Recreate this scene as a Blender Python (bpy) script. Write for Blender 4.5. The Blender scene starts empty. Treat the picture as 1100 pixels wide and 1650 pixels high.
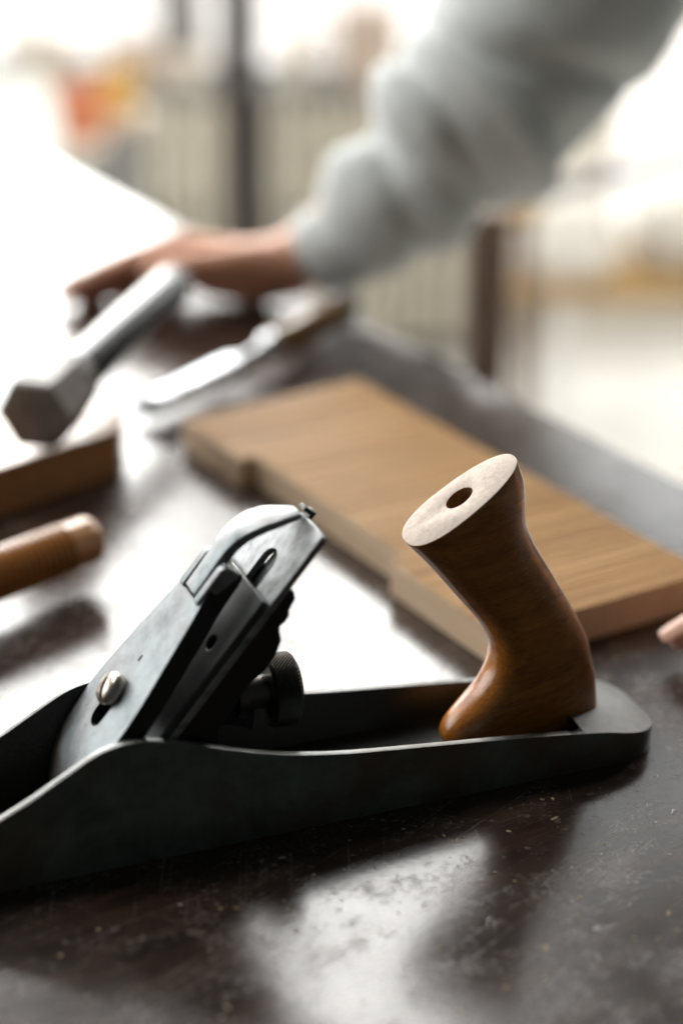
import bpy, bmesh, math, random
from mathutils import Vector, Matrix, noise
random.seed(7)
R = math.radians
scene = bpy.context.scene
COL = scene.collection

# ------------------------------------------------------------------ camera
CAM = Vector((-0.4362, -0.7221, 0.4786))          # metres, bench top is z = 0, plane heel is x = 0
YAW, PITCH, FPX = R(20.876), R(23.508), 3000.0
FWD = Vector((math.sin(YAW)*math.cos(PITCH), math.cos(YAW)*math.cos(PITCH), -math.sin(PITCH)))
RGT = Vector((math.cos(YAW), -math.sin(YAW), 0))
UPV = RGT.cross(FWD)
cd = bpy.data.cameras.new('Camera'); cam = bpy.data.objects.new('Camera', cd); COL.objects.link(cam)
m = Matrix((RGT, UPV, -FWD)).transposed().to_4x4(); m.translation = CAM; cam.matrix_world = m
cd.sensor_fit = 'HORIZONTAL'; cd.sensor_width = 24; cd.lens = 24*FPX/1100
cd.clip_start = 0.02; cd.clip_end = 100
cd.dof.use_dof = True; cd.dof.focus_distance = 0.872; cd.dof.aperture_fstop = 2.3
scene.camera = cam

# ------------------------------------------------------------------ world and exposure (indoor, light comes from the window wall)
w = bpy.data.worlds.new('World'); scene.world = w; w.use_nodes = True
bg = w.node_tree.nodes['Background']; bg.inputs[0].default_value = (0.52, 0.64, 0.60, 1); bg.inputs[1].default_value = 0.10
scene.render.engine = 'CYCLES'; scene.cycles.max_bounces = 5; scene.cycles.diffuse_bounces = 3; scene.cycles.glossy_bounces = 3
vs = scene.view_settings; vs.view_transform = 'Standard'; vs.look = 'None'; vs.exposure = 0.0; vs.gamma = 1.0; vs.use_curve_mapping = False
WINDOW_STRENGTH = 15.0
SIDE_FILL_STRENGTH = 3.3
DOOR_STRENGTH = 0.85
# fill light added out of view at right to brighten the window wall
ld = bpy.data.lights.new('wall_fill_light', 'AREA'); ld.shape = 'RECTANGLE'; ld.size = 1.2; ld.size_y = .5; ld.energy = 55; ld.color = (1, .95, .87)
lamp = bpy.data.objects.new('wall_fill_light', ld); COL.objects.link(lamp)
_f = Vector((math.sin(YAW), math.cos(YAW), 0)); _l = Vector((CAM.x, CAM.y, 0))+_f*2.6+RGT*1.5+Vector((0, 0, 1.5)); _t = Vector((CAM.x, CAM.y, 0))+_f*4.2+RGT*(-.1)+Vector((0, 0, -.5))
ld2 = bpy.data.lights.new('overhead_fill_light', 'AREA'); ld2.shape = 'RECTANGLE'; ld2.size = 1.4; ld2.size_y = .7; ld2.energy = 34; ld2.color = (1, .97, .92)  # overhead fill with no visible source, added to brighten upward faces
lamp2 = bpy.data.objects.new('overhead_fill_light', ld2); COL.objects.link(lamp2); lamp2.location = (-.75, 1.15, 2.1)
lamp2.rotation_euler = (Vector((0, .35, 0))-lamp2.location).to_track_quat('-Z', 'Y').to_euler()
lamp.location = _l; lamp.rotation_euler = (_t-_l).to_track_quat('-Z', 'Y').to_euler()

# ------------------------------------------------------------------ helpers
def at(x, y, depth):
    'design helper: a photo position plus its distance gives a point in the room'
    return CAM + FWD*depth + RGT*((x-550)/FPX*depth) + UPV*((825-y)/FPX*depth)
F2 = Vector((math.sin(YAW), math.cos(YAW), 0))
def room(lat, dist, z):
    return Vector((CAM.x, CAM.y, 0)) + F2*dist + RGT*lat + Vector((0, 0, z))
def wall_pt(x, y, dist):
    v = FWD + RGT*((x-550)/FPX) + UPV*((825-y)/FPX)
    return CAM + v*(dist/(v.dot(F2)))

def tag(o, label=None, cat=None, group=None, kind=None):
    if label: o['label'] = label
    if cat: o['category'] = cat
    if group: o['group'] = group
    if kind: o['kind'] = kind
    return o
def empty(name, loc, label, cat, group=None):
    o = bpy.data.objects.new(name, None); COL.objects.link(o); o.location = loc; o.empty_display_size = .02
    return tag(o, label, cat, group)
def wloc(o):
    v = Vector(o.location)
    while o.parent: o = o.parent; v += Vector(o.location)
    return v
def link(name, me, mats, parent=None, smooth=True, bevel=0, seg=2, angle=35):
    if not isinstance(mats, (list, tuple)): mats = [mats]
    for mt in mats: me.materials.append(mt)
    n = len(me.vertices)
    xs = [v.co for v in me.vertices]
    lo = Vector([min(v[i] for v in xs) for i in range(3)]); hi = Vector([max(v[i] for v in xs) for i in range(3)])
    c = (lo+hi)/2; c.z = lo.z
    me.transform(Matrix.Translation(-c))
    o = bpy.data.objects.new(name, me); COL.objects.link(o)
    o.location = c
    if parent:
        o.parent = parent; o.location = c - wloc(parent)
    if smooth:
        me.polygons.foreach_set('use_smooth', [True]*len(me.polygons))
        try: me.set_sharp_from_angle(angle=R(angle))
        except Exception: pass
    if bevel:
        b = o.modifiers.new('bevel', 'BEVEL'); b.width = bevel; b.segments = seg; b.limit_method = 'ANGLE'; b.angle_limit = R(40)
        b.harden_normals = False
    return o
def mesh(name, vs_, fs):
    me = bpy.data.meshes.new(name); me.from_pydata([tuple(v) for v in vs_], [], fs); 
    bm = bmesh.new(); bm.from_mesh(me); bmesh.ops.recalc_face_normals(bm, faces=bm.faces); bm.to_mesh(me); bm.free()
    me.update(); return me
def prism(name, poly, f, a, b):
    'poly: 2-D outline, f(p, t) -> Vector, extruded from t=a to t=b'
    n = len(poly); v = [f(p, a) for p in poly] + [f(p, b) for p in poly]
    fs = [tuple(range(n)), tuple(range(n, 2*n))] + [(i, (i+1) % n, n+(i+1) % n, n+i) for i in range(n)]
    return mesh(name, v, fs)
def boxm(name, lo, hi, xf=None):
    v = [Vector((x, y, z)) for x in (lo[0], hi[0]) for y in (lo[1], hi[1]) for z in (lo[2], hi[2])]
    if xf: v = [xf(p) for p in v]
    return mesh(name, v, [(0,1,3,2),(4,6,7,5),(0,4,5,1),(2,3,7,6),(0,2,6,4),(1,5,7,3)])
def frame_of(axis):
    a = axis.normalized(); t = Vector((0,0,1)) if abs(a.z) < .9 else Vector((1,0,0))
    s = a.cross(t).normalized(); return a, s, s.cross(a)
def lathe(name, p0, axis, prof, seg=40, rfun=None):
    'prof: (distance along axis, radius)'
    a, s, t = frame_of(axis); v = []; fs = []
    for i, (l, r) in enumerate(prof):
        for k in range(seg):
            th = 2*math.pi*k/seg; rr = r if not rfun else rfun(i, k, r)
            v.append(p0 + a*l + (s*math.cos(th)+t*math.sin(th))*rr)
    for i in range(len(prof)-1):
        for k in range(seg):
            k2 = (k+1) % seg; fs.append((i*seg+k, i*seg+k2, (i+1)*seg+k2, (i+1)*seg+k))
    fs.append(tuple(range(seg))); fs.append(tuple((len(prof)-1)*seg+k for k in range(seg)))
    return mesh(name, v, fs)
def join(name, meshes):
    bm = bmesh.new()
    for me in meshes: bm.from_mesh(me)
    out = bpy.data.meshes.new(name); bm.to_mesh(out); bm.free(); return out
def evaluated(me, setup):
    'apply modifiers to a mesh and return the result'
    o = bpy.data.objects.new('tmp', me); COL.objects.link(o); extra = setup(o) or []
    bpy.context.view_layer.update()
    out = bpy.data.meshes.new_from_object(o.evaluated_get(bpy.context.evaluated_depsgraph_get()))
    for e in [o]+extra: bpy.data.objects.remove(e)
    return out
def boolean(me, cutters, op='DIFFERENCE'):
    def setup(o):
        ex = []
        for c in cutters:
            k = bpy.data.objects.new('cut', c); COL.objects.link(k); ex.append(k)
            b = o.modifiers.new('b', 'BOOLEAN'); b.operation = op; b.solver = 'EXACT'; b.object = k
        return ex
    return evaluated(me, setup)
def crom(pts, n):
    'Catmull-Rom through tuples'
    P = [pts[0]] + list(pts) + [pts[-1]]; out = []
    for i in range(1, len(P)-2):
        for k in range(n):
            t = k/n; o = []
            for a, b, c, d in zip(P[i-1], P[i], P[i+1], P[i+2]):
                o.append(.5*((2*b)+(-a+c)*t+(2*a-5*b+4*c-d)*t*t+(-a+3*b-3*c+d)*t**3))
            out.append(tuple(o))
    out.append(tuple(pts[-1])); return out
V = lambda x, y, z: Vector((x, y, z))*0.001     # millimetres

# ------------------------------------------------------------------ materials
class NT:
    def __init__(s, name):
        s.m = bpy.data.materials.new(name); s.m.use_nodes = True; s.t = s.m.node_tree; s.p = s.t.nodes['Principled BSDF']
    def n(s, typ, **kw):
        x = s.t.nodes.new(typ)
        for k, v in kw.items():
            if k.startswith('i_'): x.inputs[k[2:].replace('_', ' ')].default_value = v
            else: setattr(x, k, v)
        return x
    def l(s, a, b): s.t.links.new(a, b)
    def coord(s, scale=(1,1,1), rot=(0,0,0), out='Object'):
        c = s.n('ShaderNodeTexCoord'); mp = s.n('ShaderNodeMapping'); mp.vector_type = 'TEXTURE'; mp.inputs['Scale'].default_value = tuple(1/x for x in scale); mp.inputs['Rotation'].default_value = rot
        s.l(c.outputs[out], mp.inputs[0]); return mp.outputs[0]
    def noise(s, vec, scale, detail=4, rough=.55, dist=0):
        x = s.n('ShaderNodeTexNoise'); x.inputs['Scale'].default_value = scale; x.inputs['Detail'].default_value = detail
        x.inputs['Roughness'].default_value = rough; x.inputs['Distortion'].default_value = dist; s.l(vec, x.inputs['Vector']); return x.outputs['Fac']
    def ramp(s, fac, stops):
        x = s.n('ShaderNodeValToRGB'); e = x.color_ramp.elements
        while len(e) < len(stops): e.new(.5)
        for k, (p, c) in zip(e, stops):
            k.position = p; k.color = (c, c, c, 1) if isinstance(c, (int, float)) else (*c, 1)
        s.l(fac, x.inputs[0]); return x.outputs[0]
    def mix(s, fac, a, b, mode='MIX'):
        x = s.n('ShaderNodeMix', data_type='RGBA', blend_type=mode)
        for sock, val in ((x.inputs[0], fac), (x.inputs[6], a), (x.inputs[7], b)):
            if hasattr(val, 'links') or hasattr(val, 'is_linked'): s.l(val, sock)
            elif isinstance(val, (int, float)): sock.default_value = val if sock.type == 'VALUE' else (val, val, val, 1)
            else: sock.default_value = (*val, 1)
        return x.outputs[2]
    def math(s, op, a, b=0.0, clamp=False):
        x = s.n('ShaderNodeMath', operation=op); x.use_clamp = clamp
        for sock, val in zip(x.inputs, (a, b)):
            if hasattr(val, 'is_linked'): s.l(val, sock)
            else: sock.default_value = val
        return x.outputs[0]
    def bump(s, h, strength=.3, dist=.001, nrm=None):
        x = s.n('ShaderNodeBump'); x.inputs['Strength'].default_value = strength; x.inputs['Distance'].default_value = dist
        s.l(h, x.inputs['Height'])
        if nrm: s.l(nrm, x.inputs['Normal'])
        return x.outputs[0]
    def set(s, **kw):
        for k, v in kw.items():
            sock = s.p.inputs[k.replace('_', ' ')]
            if hasattr(v, 'is_linked'): s.l(v, sock)
            elif isinstance(v, tuple) and sock.type == 'RGBA': sock.default_value = (*v, 1)
            else: sock.default_value = v
        return s.m

def plain(name, col, rough=.6, metal=0.0, var=.25, scale=30, bump=.15):
    t = NT(name); c = t.coord(); f = t.noise(c, scale, 5)
    d = tuple(x*(1-var) for x in col); e = tuple(min(1, x*(1+var)) for x in col)
    t.set(Base_Color=t.ramp(f, [(.3, d), (.7, e)]), Roughness=t.ramp(f, [(.2, rough*.85), (.8, min(1, rough*1.15))]), Metallic=metal,
          Normal=t.bump(t.noise(c, scale*6, 3), bump, .0008))
    return t.m

def wood(name, dark, mid, light, rot=(0,0,0), stretch=(2, 26, 26), rough=.45, coat=0.0, scale=6, bump=.25, spec=.5, blotch=.5, dist=.6):
    t = NT(name); c = t.coord(stretch, rot)
    n1 = t.noise(c, scale, 6, .62, dist); n2 = t.noise(c, scale*5.5, 4, .65, dist*.3)
    c2 = t.coord((1, 1, 1)); n3 = t.noise(c2, 22, 4, .6)
    f = t.math('ADD', t.math('MULTIPLY', n1, .62), t.math('MULTIPLY', n2, .38))
    col = t.ramp(f, [(.32, dark), (.5, mid), (.68, light)])
    col = t.mix(t.ramp(n3, [(.35, 0.0), (.75, blotch)]), col, tuple(x*.45 for x in mid))
    pores = t.ramp(t.noise(c, scale*14, 2, .5), [(.3, 1.0), (.38, 0.0)])
    col = t.mix(t.math('MULTIPLY', pores, .5), col, tuple(x*.35 for x in dark))
    t.set(Base_Color=col, Roughness=t.ramp(n2, [(.2, rough*.8), (.8, min(1, rough*1.25))]), Normal=t.bump(f, bump, .0006), Coat_Weight=coat, Coat_Roughness=.22, Specular_IOR_Level=spec)
    return t.m

def make_bench_mat():
    t = NT('dark_varnished_bench'); c = t.coord(out='Object')
    big = t.noise(c, 5, 3, .6); mid = t.noise(c, 26, 6, .68); fine = t.noise(c, 260, 2, .6)
    grain = t.noise(t.coord((3, 16, 1), (0, 0, R(12))), 7, 4, .62)
    base = t.ramp(grain, [(.3, (.018, .010, .0075)), (.55, (.045, .024, .017)), (.75, (.080, .043, .030))])
    base = t.mix(t.ramp(big, [(.4, 0.0), (.7, .6)]), base, (.016, .015, .014))
    # scratches: thin streaks in several directions
    sc = None
    for k, (ang, sx, sy, s, lo) in enumerate([(28, 1.0, 60, 9, .70), (-34, 1.2, 80, 8, .715), (71, 1.5, 90, 7, .73), (12, 1.2, 110, 11, .70)]):
        v = t.coord((sx, sy, 1), (0, 0, R(ang))); nn = t.noise(v, s, 1, .5, 0)
        r_ = t.ramp(nn, [(lo, 0.0), (lo+.02, 1.0), (lo+.028, 1.0), (lo+.048, 0.0)])
        sc = r_ if sc is None else t.math('MAXIMUM', sc, r_)
    scm = t.math('MULTIPLY', sc, t.ramp(mid, [(.38, 0.0), (.6, 1.0)]))
    specks = t.ramp(t.noise(c, 420, 0, .5), [(.70, 0.0), (.74, 1.0)])
    specks = t.math('MULTIPLY', specks, t.ramp(mid, [(.5, 0.0), (.62, 1.0)]))
    chips = t.ramp(t.noise(c, 95, 3, .62), [(.655, 0.0), (.69, 1.0)])
    wear = t.ramp(t.math('ADD', t.math('MULTIPLY', mid, .6), t.math('MULTIPLY', fine, .4)), [(.5, 0.0), (.66, 1.0)])
    col = t.mix(t.math('MULTIPLY', wear, .24), base, (.125, .10, .082))
    col = t.mix(t.math('MULTIPLY', scm, .5), col, (.17, .15, .135))
    col = t.mix(t.math('MULTIPLY', specks, .4), col, (.34, .31, .28))
    col = t.mix(t.math('MULTIPLY', chips, .3), col, (.20, .16, .13))
    rg = t.math('ADD', t.math('MULTIPLY', wear, .11), t.ramp(mid, [(.3, .17), (.75, .25)]))
    rg = t.math('ADD', rg, t.math('MULTIPLY', scm, .15))
    h = t.math('ADD', t.math('ADD', t.math('MULTIPLY', fine, .25), t.math('MULTIPLY', mid, .8)), t.math('MULTIPLY', chips, .45))
    nrm = t.bump(h, .30, .0005)
    return t.set(Base_Color=col, Roughness=rg, Normal=nrm, IOR=1.54)
M = {}
M['bench'] = make_bench_mat()

def make_iron_mat(name, col, rough, rust=.35, metal=.85, grain=(1,1,1), bumps=.18, nscale=40):
    t = NT(name); c = t.coord(); g = t.noise(t.coord(grain), nscale, 8, .65, .2); b = t.noise(c, 18, 6, .6, .5); f = t.noise(c, 900, 3, .6)
    base = t.ramp(g, [(.3, tuple(x*.5 for x in col)), (.52, col), (.75, tuple(min(1, x*1.4) for x in col))])
    base = t.mix(t.ramp(b, [(.45, 0.0), (.64, rust)]), base, (.115, .062, .046))
    pit = t.ramp(t.noise(c, 190, 4, .6), [(.66, 0.0), (.72, 1.0)])
    base = t.mix(t.math('MULTIPLY', pit, .55), base, tuple(x*.3 for x in col))
    return t.set(Base_Color=base, Metallic=metal, Roughness=t.math('ADD', t.ramp(g, [(.25, rough*.8), (.75, rough*1.2)]), t.math('MULTIPLY', pit, .2)),
                 Normal=t.bump(t.math('SUBTRACT', t.math('MULTIPLY', f, .4), pit), bumps, .0003))
M['side_iron'] = make_iron_mat('patinated_cast_iron', (.125, .150, .130), .5, .85, .25)
M['japan'] = plain('black_japanned_iron', (.008, .010, .009), .35, 0, .3, 60, .25)
M['edge_steel'] = make_iron_mat('worn_bare_edge', (.24, .25, .245), .45, .3, .8)
M['heel'] = make_iron_mat('dull_heel_casting', (.17, .175, .175), .5, .2, .6, (1,1,1), .6, 160)
M['cap'] = make_iron_mat('worn_nickel_steel', (.265, .29, .30), .44, .5, .6, (1, 1, 1), .4, 55)
M['blade'] = make_iron_mat('ground_tool_steel', (.33, .35, .36), .40, .2, .7, (1, 14, 14), .2, 12)
M['chip'] = make_iron_mat('tarnished_steel', (.085, .10, .094), .42, .4, .75)
M['screw'] = make_iron_mat('brassy_screw', (.50, .46, .40), .3, .35, .95)
M['nut'] = make_iron_mat('dark_knurled_brass', (.12, .115, .10), .36, .3, .9)
M['bright'] = make_iron_mat('bright_chisel_steel', (.62, .64, .66), .26, .1, .95)
M['tote'] = wood('varnished_beech', (.16, .044, .005), (.43, .142, .014), (.62, .25, .036), (0, R(-12), 0), (3, 30, 30), .30, .7, 5, .22)
M['tote_top'] = wood('lit_bare_end_grain', (.46, .365, .30), (.64, .54, .465), (.74, .65, .57), (0, R(-20), 0), (40, 40, 12), .72, 0, 8, .5, .3, .12)  # raw wood, made paler still to carry the light on the top
M['hole'] = wood('drilled_raw_wood', (.10, .05, .02), (.24, .13, .05), (.36, .21, .09), (0,0,0), (30, 30, 10), .8, 0, 8, .5)
M['oak'] = wood('sawn_oak', (.15, .070, .020), (.40, .215, .072), (.62, .38, .15), (0, 0, R(9.9)), (.3, 26, 20), .58, 0, 5, .5, .4, .08, 0.0)
M['oak_side'] = wood('planed_oak_edge', (.54, .39, .25), (.67, .50, .34), (.75, .58, .42), (0, 0, R(99.9)), (1.6, 30, 30), .55, 0, 7, .3, .4, .15)
M['block'] = wood('dark_stained_block', (.30, .135, .045), (.46, .22, .08), (.56, .30, .12), (0, 0, R(25)), (2, 30, 30), .3, .3, 6, .3)
M['spindle'] = wood('turned_amber_wood', (.22, .085, .018), (.36, .15, .035), (.48, .22, .06), (0, 0, R(25)), (3, 30, 30), .26, 1.0, 6, .2, .5, .2)
M['chisel_handle'] = wood('pale_ash_handle', (.14, .072, .022), (.23, .125, .042), (.31, .18, .07), (0, 0, R(38)), (3, 30, 30), .24, .6, 6, .2)
M['black_handle'] = plain('dark_lacquered_handle', (.016, .012, .011), .14, 0, .3, 40, .05)
M['hammer'] = make_iron_mat('dull_forged_steel', (.20, .187, .18), .5, .1, .2)
M['hammer_pale'] = make_iron_mat('ground_hammer_steel', (.50, .49, .44), .42, .1, .6)

def make_skin():
    t = NT('skin'); c = t.coord(); a = t.noise(c, 45, 5, .6); b = t.noise(c, 700, 3, .6)
    return t.set(Base_Color=t.ramp(a, [(.3, (.64, .31, .20)), (.7, (.75, .42, .29))]), Roughness=.48, Normal=t.bump(b, .25, .0004))
M['skin'] = make_skin()
M['nail'] = plain('fingernail', (.56, .31, .22), .35, 0, .08, 80, .05)
def make_knit(name, col):
    t = NT(name); c = t.coord(); a = t.noise(c, 14, 5, .6); b = t.noise(t.coord((1,1,1)), 520, 3, .6)
    t.set(Base_Color=t.ramp(a, [(.3, tuple(x*.85 for x in col)), (.7, tuple(x*1.1 for x in col))]), Roughness=.92, Sheen_Weight=.35, Sheen_Roughness=.5, Specular_IOR_Level=.2, Normal=t.bump(b, .4, .0012))
    return t.m
M['sleeve'] = make_knit('grey_green_sweatshirt', (.52, .545, .535))
M['floor'] = plain('pale_painted_concrete', (.72, .71, .68), .42, 0, .12, 3, .1)
M['wall'] = plain('warm_grey_plaster', (.45, .42, .37), .85, 0, .12, 4, .2)
M['radiator'] = plain('cream_enamel', (.58, .54, .44), .38, 0, .1, 6, .1)
M['post'] = plain('dark_brown_painted_steel', (.032, .024, .022), .5, 0, .3, 14, .15)
M['frame'] = plain('grey_window_frame', (.30, .30, .29), .5, 0, .15, 10, .1)
M['cream'] = plain('cream_board', (.62, .56, .48), .8, 0, .1, 8, .1)
M['pinkish'] = plain('pale_cardboard', (.50, .40, .33), .85, 0, .15, 8, .2)
M['white'] = plain('white_plastic', (.80, .80, .78), .45, 0, .05, 8, .05)
def translucent():
    t = NT('translucent_white_plastic'); t.set(Base_Color=(.85, .85, .83), Roughness=.4)
    tr = t.n('ShaderNodeBsdfTranslucent'); tr.inputs[0].default_value = (.85, .85, .82, 1); mx_ = t.n('ShaderNodeMixShader'); mx_.inputs[0].default_value = .65
    t.l(t.p.outputs[0], mx_.inputs[1]); t.l(tr.outputs[0], mx_.inputs[2]); t.l(mx_.outputs[0], t.t.nodes['Material Output'].inputs[0]); return t.m
M['translucent'] = translucent()
M['orange'] = plain('orange_plastic', (.60, .20, .085), .45, 0, .1, 8, .1)
M['yellow'] = plain('mustard_box', (.55, .36, .08), .6, 0, .1, 8, .1)
M['linen'] = make_knit('white_sackcloth', (.72, .69, .63))
M['timber'] = wood('brown_timber', (.10, .062, .040), (.16, .10, .067), (.21, .135, .09), (0, R(90), 0), (1.5, 20, 20), .6, 0, 5, .3)
M['ochre'] = wood('ochre_pine', (.30, .17, .05), (.42, .26, .09), (.50, .33, .13), (0, 0, 0), (1.5, 20, 20), .6, 0, 5, .3)
M['strap'] = plain('slate_blue_webbing', (.16, .17, .22), .8, 0, .15, 60, .3)
def emitter(name, col, strength):
    t = NT(name)
    return t.set(Base_Color=(.8, .8, .8), Roughness=.3, Emission_Color=col, Emission_Strength=strength)
M['daylight'] = emitter('daylit_window_glass', (1.0, .985, .955), WINDOW_STRENGTH)
def mottled():
    t = NT('mottled_frosted_glass'); n_ = t.noise(t.coord(), 9, 2, .5)
    return t.set(Base_Color=(.8, .8, .8), Roughness=.4, Emission_Color=t.ramp(n_, [(.40, (.62, .58, .55)), (.52, (.80, .78, .75)), (.66, (1.3, 1.28, 1.25))]), Emission_Strength=1.0)
M['mottled'] = mottled()
M['side_fill'] = emitter('side_fill_glow', (.97, .985, 1.0), SIDE_FILL_STRENGTH)
M['clear_door'] = emitter('door_glass_daylit', (.90, .97, 1.0), 2.4)
M['frosted'] = emitter('frosted_daylit_glass', (1.0, .955, .89), DOOR_STRENGTH)

# ================================================================== the setting
FLOOR_Z = -0.90
o = link('floor', boxm('floor', (-9, -3, FLOOR_Z-.05), (9, 9, FLOOR_Z)), M['floor'], smooth=False); tag(o, kind='structure')
WD = 4.25                                                   # distance of the window wall
SILL = -0.30
def wall_box(name, lat0, lat1, z0, z1, d0, d1, mat, parent=None, bevel=0):
    me = boxm(name, (lat0, d0, z0), (lat1, d1, z1), lambda p: room(p.x, p.y, p.z))
    return link(name, me, mat, parent, smooth=False, bevel=bevel)
wall = wall_box('window_wall', -6.6, .42, FLOOR_Z, SILL-.03, WD, WD+.15, M['wall']); tag(wall, kind='structure')
wp = wall_box('wall_panel', .42, .50, FLOOR_Z, 3.6, WD, WD+.15, M['wall'], wall)
wall_box('wall_panel', -6.6, -2.9, SILL-.03, 2.45, WD, WD+.15, M['wall'], wall)
wall_box('lintel', -6.6, -.36, 2.45, 3.55, WD, WD+.15, M['wall'], wall)
wall_box('lintel', -6.6, 1.9, 3.55, 4.0, WD, WD+.15, M['wall'], wall)

# windows: each bay a thing, with its panes and bars
def window_bay(l0, l1, label, ZT=3.55):
    e = empty('window', room((l0+l1)/2, WD+.06, SILL), label, 'window', 'tall workshop windows')
    wall_box('sill', l0, l1, SILL-.03, SILL, WD-.10, WD+.14, M['frame'], e)
    for f in (l0, l1-.05): wall_box('frame', f, f+.05, SILL, ZT, WD+.01, WD+.10, M['frame'], e)
    zs = [SILL, .20]+[.20+(ZT-.20)*k/3 for k in (1, 2, 3)]
    for k in range(4):
        wall_box('pane', l0+.05, l1-.05, zs[k]+.02, zs[k+1]-.02, WD+.05, WD+.06, M['daylight' if k else 'mottled'], e)
        if k: wall_box('glazing_bar', l0+.05, l1-.05, zs[k]-.02, zs[k]+.02, WD+.02, WD+.09, M['frame'], e)
    return e
lats = [-2.9, -1.6, -.36, .42]
labs = ['tall window bay out of view beyond the left edge', 'bright window above the radiators left of the dark post', 'bright tall window behind the grey sleeve, right of the dark post']
for a, b, l in zip(lats[:-1], lats[1:], labs): window_bay(a, b, l, 3.55 if a > -1 else 2.45)

# unseen window-shaped glow, added at left to light left-facing sides
SL = -3.0
def side_box(name, d0, d1, z0, z1, mat, parent, t0=0, t1=.05):
    return link(name, boxm(name, (SL-t1, d0, z0), (SL-t0, d1, z1), lambda p: room(p.x, p.y, p.z)), mat, parent, smooth=False)
e = empty('window', room(SL, 1.7, -.15), 'added window-shaped fill light at left, out of view', 'window')
for k in range(3): side_box('pane', .4+k*.9+.03, .4+(k+1)*.9-.03, -.12, 2.1, M['side_fill'], e, .02, .03)
for k in range(4): side_box('glazing_bar', .4+k*.9-.03, .4+k*.9+.03, -.12, 2.1, M['frame'], e)
side_box('sill', .3, 3.2, -.17, -.12, M['frame'], e, -.06, .06)
e = empty('reflection_blocker', room(.2, WD-.05, .32), 'dark panel added above the view to darken the bench reflection', 'panel')  # unseen blocker, added to darken the window's reflection in the bench
for k in range(4): wall_box('board', -.14, .46, .32+k*.19, .32+k*.19+.188, WD-.06, WD-.04, M['post'], e, .002)
# glazed door at right
e = empty('glazed_door', room(1.2, WD+.06, FLOOR_Z), 'pale glazed door with frosted panes at the right edge, behind the white sack', 'door')
for k in range(2):
    l0 = .50+k*.72
    wall_box('pane', l0+.05, l0+.67, FLOOR_Z+.12, .15, WD+.05, WD+.06, M['frosted'], e)
    wall_box('glazing_bar', l0+.05, l0+.67, .15, .20, WD+.02, WD+.10, M['cream'], e)
    wall_box('pane', l0+.05, l0+.67, .20, 2.4, WD+.05, WD+.06, M['clear_door'], e)
    wall_box('stile', l0, l0+.05, FLOOR_Z, 3.55, WD+.02, WD+.10, M['cream'], e)
wall_box('rail', .55, 1.89, FLOOR_Z, FLOOR_Z+.12, WD+.02, WD+.10, M['cream'], e)
wall_box('transom', .55, 1.89, 2.4, 3.55, WD+.03, WD+.09, M['cream'], e)

# radiators under the window: fins are parts
def radiator(l0, n, label):
    e = empty('radiator', room(l0+n*.021, WD-.12, FLOOR_Z), label, 'radiator', 'cream radiators under the window')
    zt, zb, zm = -.335, -.86, -.565
    for k in range(n):
        x = l0+k*.042
        pr = [(x, zb+.02), (x+.006, zb), (x+.026, zb), (x+.032, zb+.02), (x+.032, zm-.035), (x+.025, zm), (x+.032, zm+.035), (x+.032, zt-.025), (x+.024, zt), (x+.008, zt), (x, zt-.025), (x, zm+.035), (x+.007, zm), (x, zm-.035)]
        link('fin', prism('fin', pr, lambda p, t: room(p[0], t, p[1]), WD-.19, WD-.07), M['radiator'], e, bevel=.004)
    for z in (zt-.06, zb+.07):
        a = room(l0, WD-.13, z); b = room(l0+n*.042, WD-.13, z)
        link('pipe', lathe('pipe', a, b-a, [(0, .022), ((b-a).length, .022)], 14), M['radiator'], e)
radiator(-.72, 11, 'cream ribbed radiator under the window, left of the dark post')
radiator(-.155, 13, 'cream ribbed radiator under the window, right of the dark post')
radiator(-1.35, 12, 'cream ribbed radiator under the window at the left edge, behind the white chair')

# dark steel post
pb = wall_pt(392, 360, 3.75); px_, pd = (pb-CAM).dot(RGT), 3.75
e = empty('steel_post', room(px_, pd, FLOOR_Z), 'dark brown vertical steel post standing before the radiators', 'post')
wall_box('shaft', px_-.036, px_+.036, FLOOR_Z+.012, 3.4, pd-.036, pd+.036, M['post'], e, .006)
wall_box('base_plate', px_-.07, px_+.07, FLOOR_Z, FLOOR_Z+.012, pd-.07, pd+.07, M['post'], e)

# things on the sill
def sill_box(x0, x1, ytop, mat, label, name='cardboard_box', cat='box', d=.10):
    a = wall_pt(x0, 100, WD-.0); b = wall_pt(x1, 100, WD-.0); l0 = (a-CAM).dot(RGT); l1 = (b-CAM).dot(RGT)
    zt = wall_pt((x0+x1)/2, ytop, WD).z
    e = empty(name, room((l0+l1)/2, WD-.05, SILL), label, cat)
    me = boxm('carton', (l0, WD-.095, SILL), (l1, WD+.0, zt), lambda p: room(p.x, p.y, p.z)); link('carton', me, mat, e, smooth=False, bevel=.004)
    me = boxm('lid', (l0-.004, WD-.099, zt-.012), (l1+.004, WD+.004, zt+.004), lambda p: room(p.x, p.y, p.z)); link('lid', me, mat, e, smooth=False, bevel=.002)
sill_box(180, 262, 62, M['pinkish'], 'brownish carton on the window sill above the orange crate')
sill_box(268, 330, 84, M['cream'], 'low cream carton on the window sill left of the dark post')
sill_box(20, 120, 58, M['cream'], 'pale carton on the window sill at the left edge')
sill_box(545, 640, 10, M['pinkish'], 'pinkish carton on the window sill beside the grey sleeve')
sill_box(455, 500, 60, M['cream'], 'small cream carton on the window sill right of the dark post')

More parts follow.
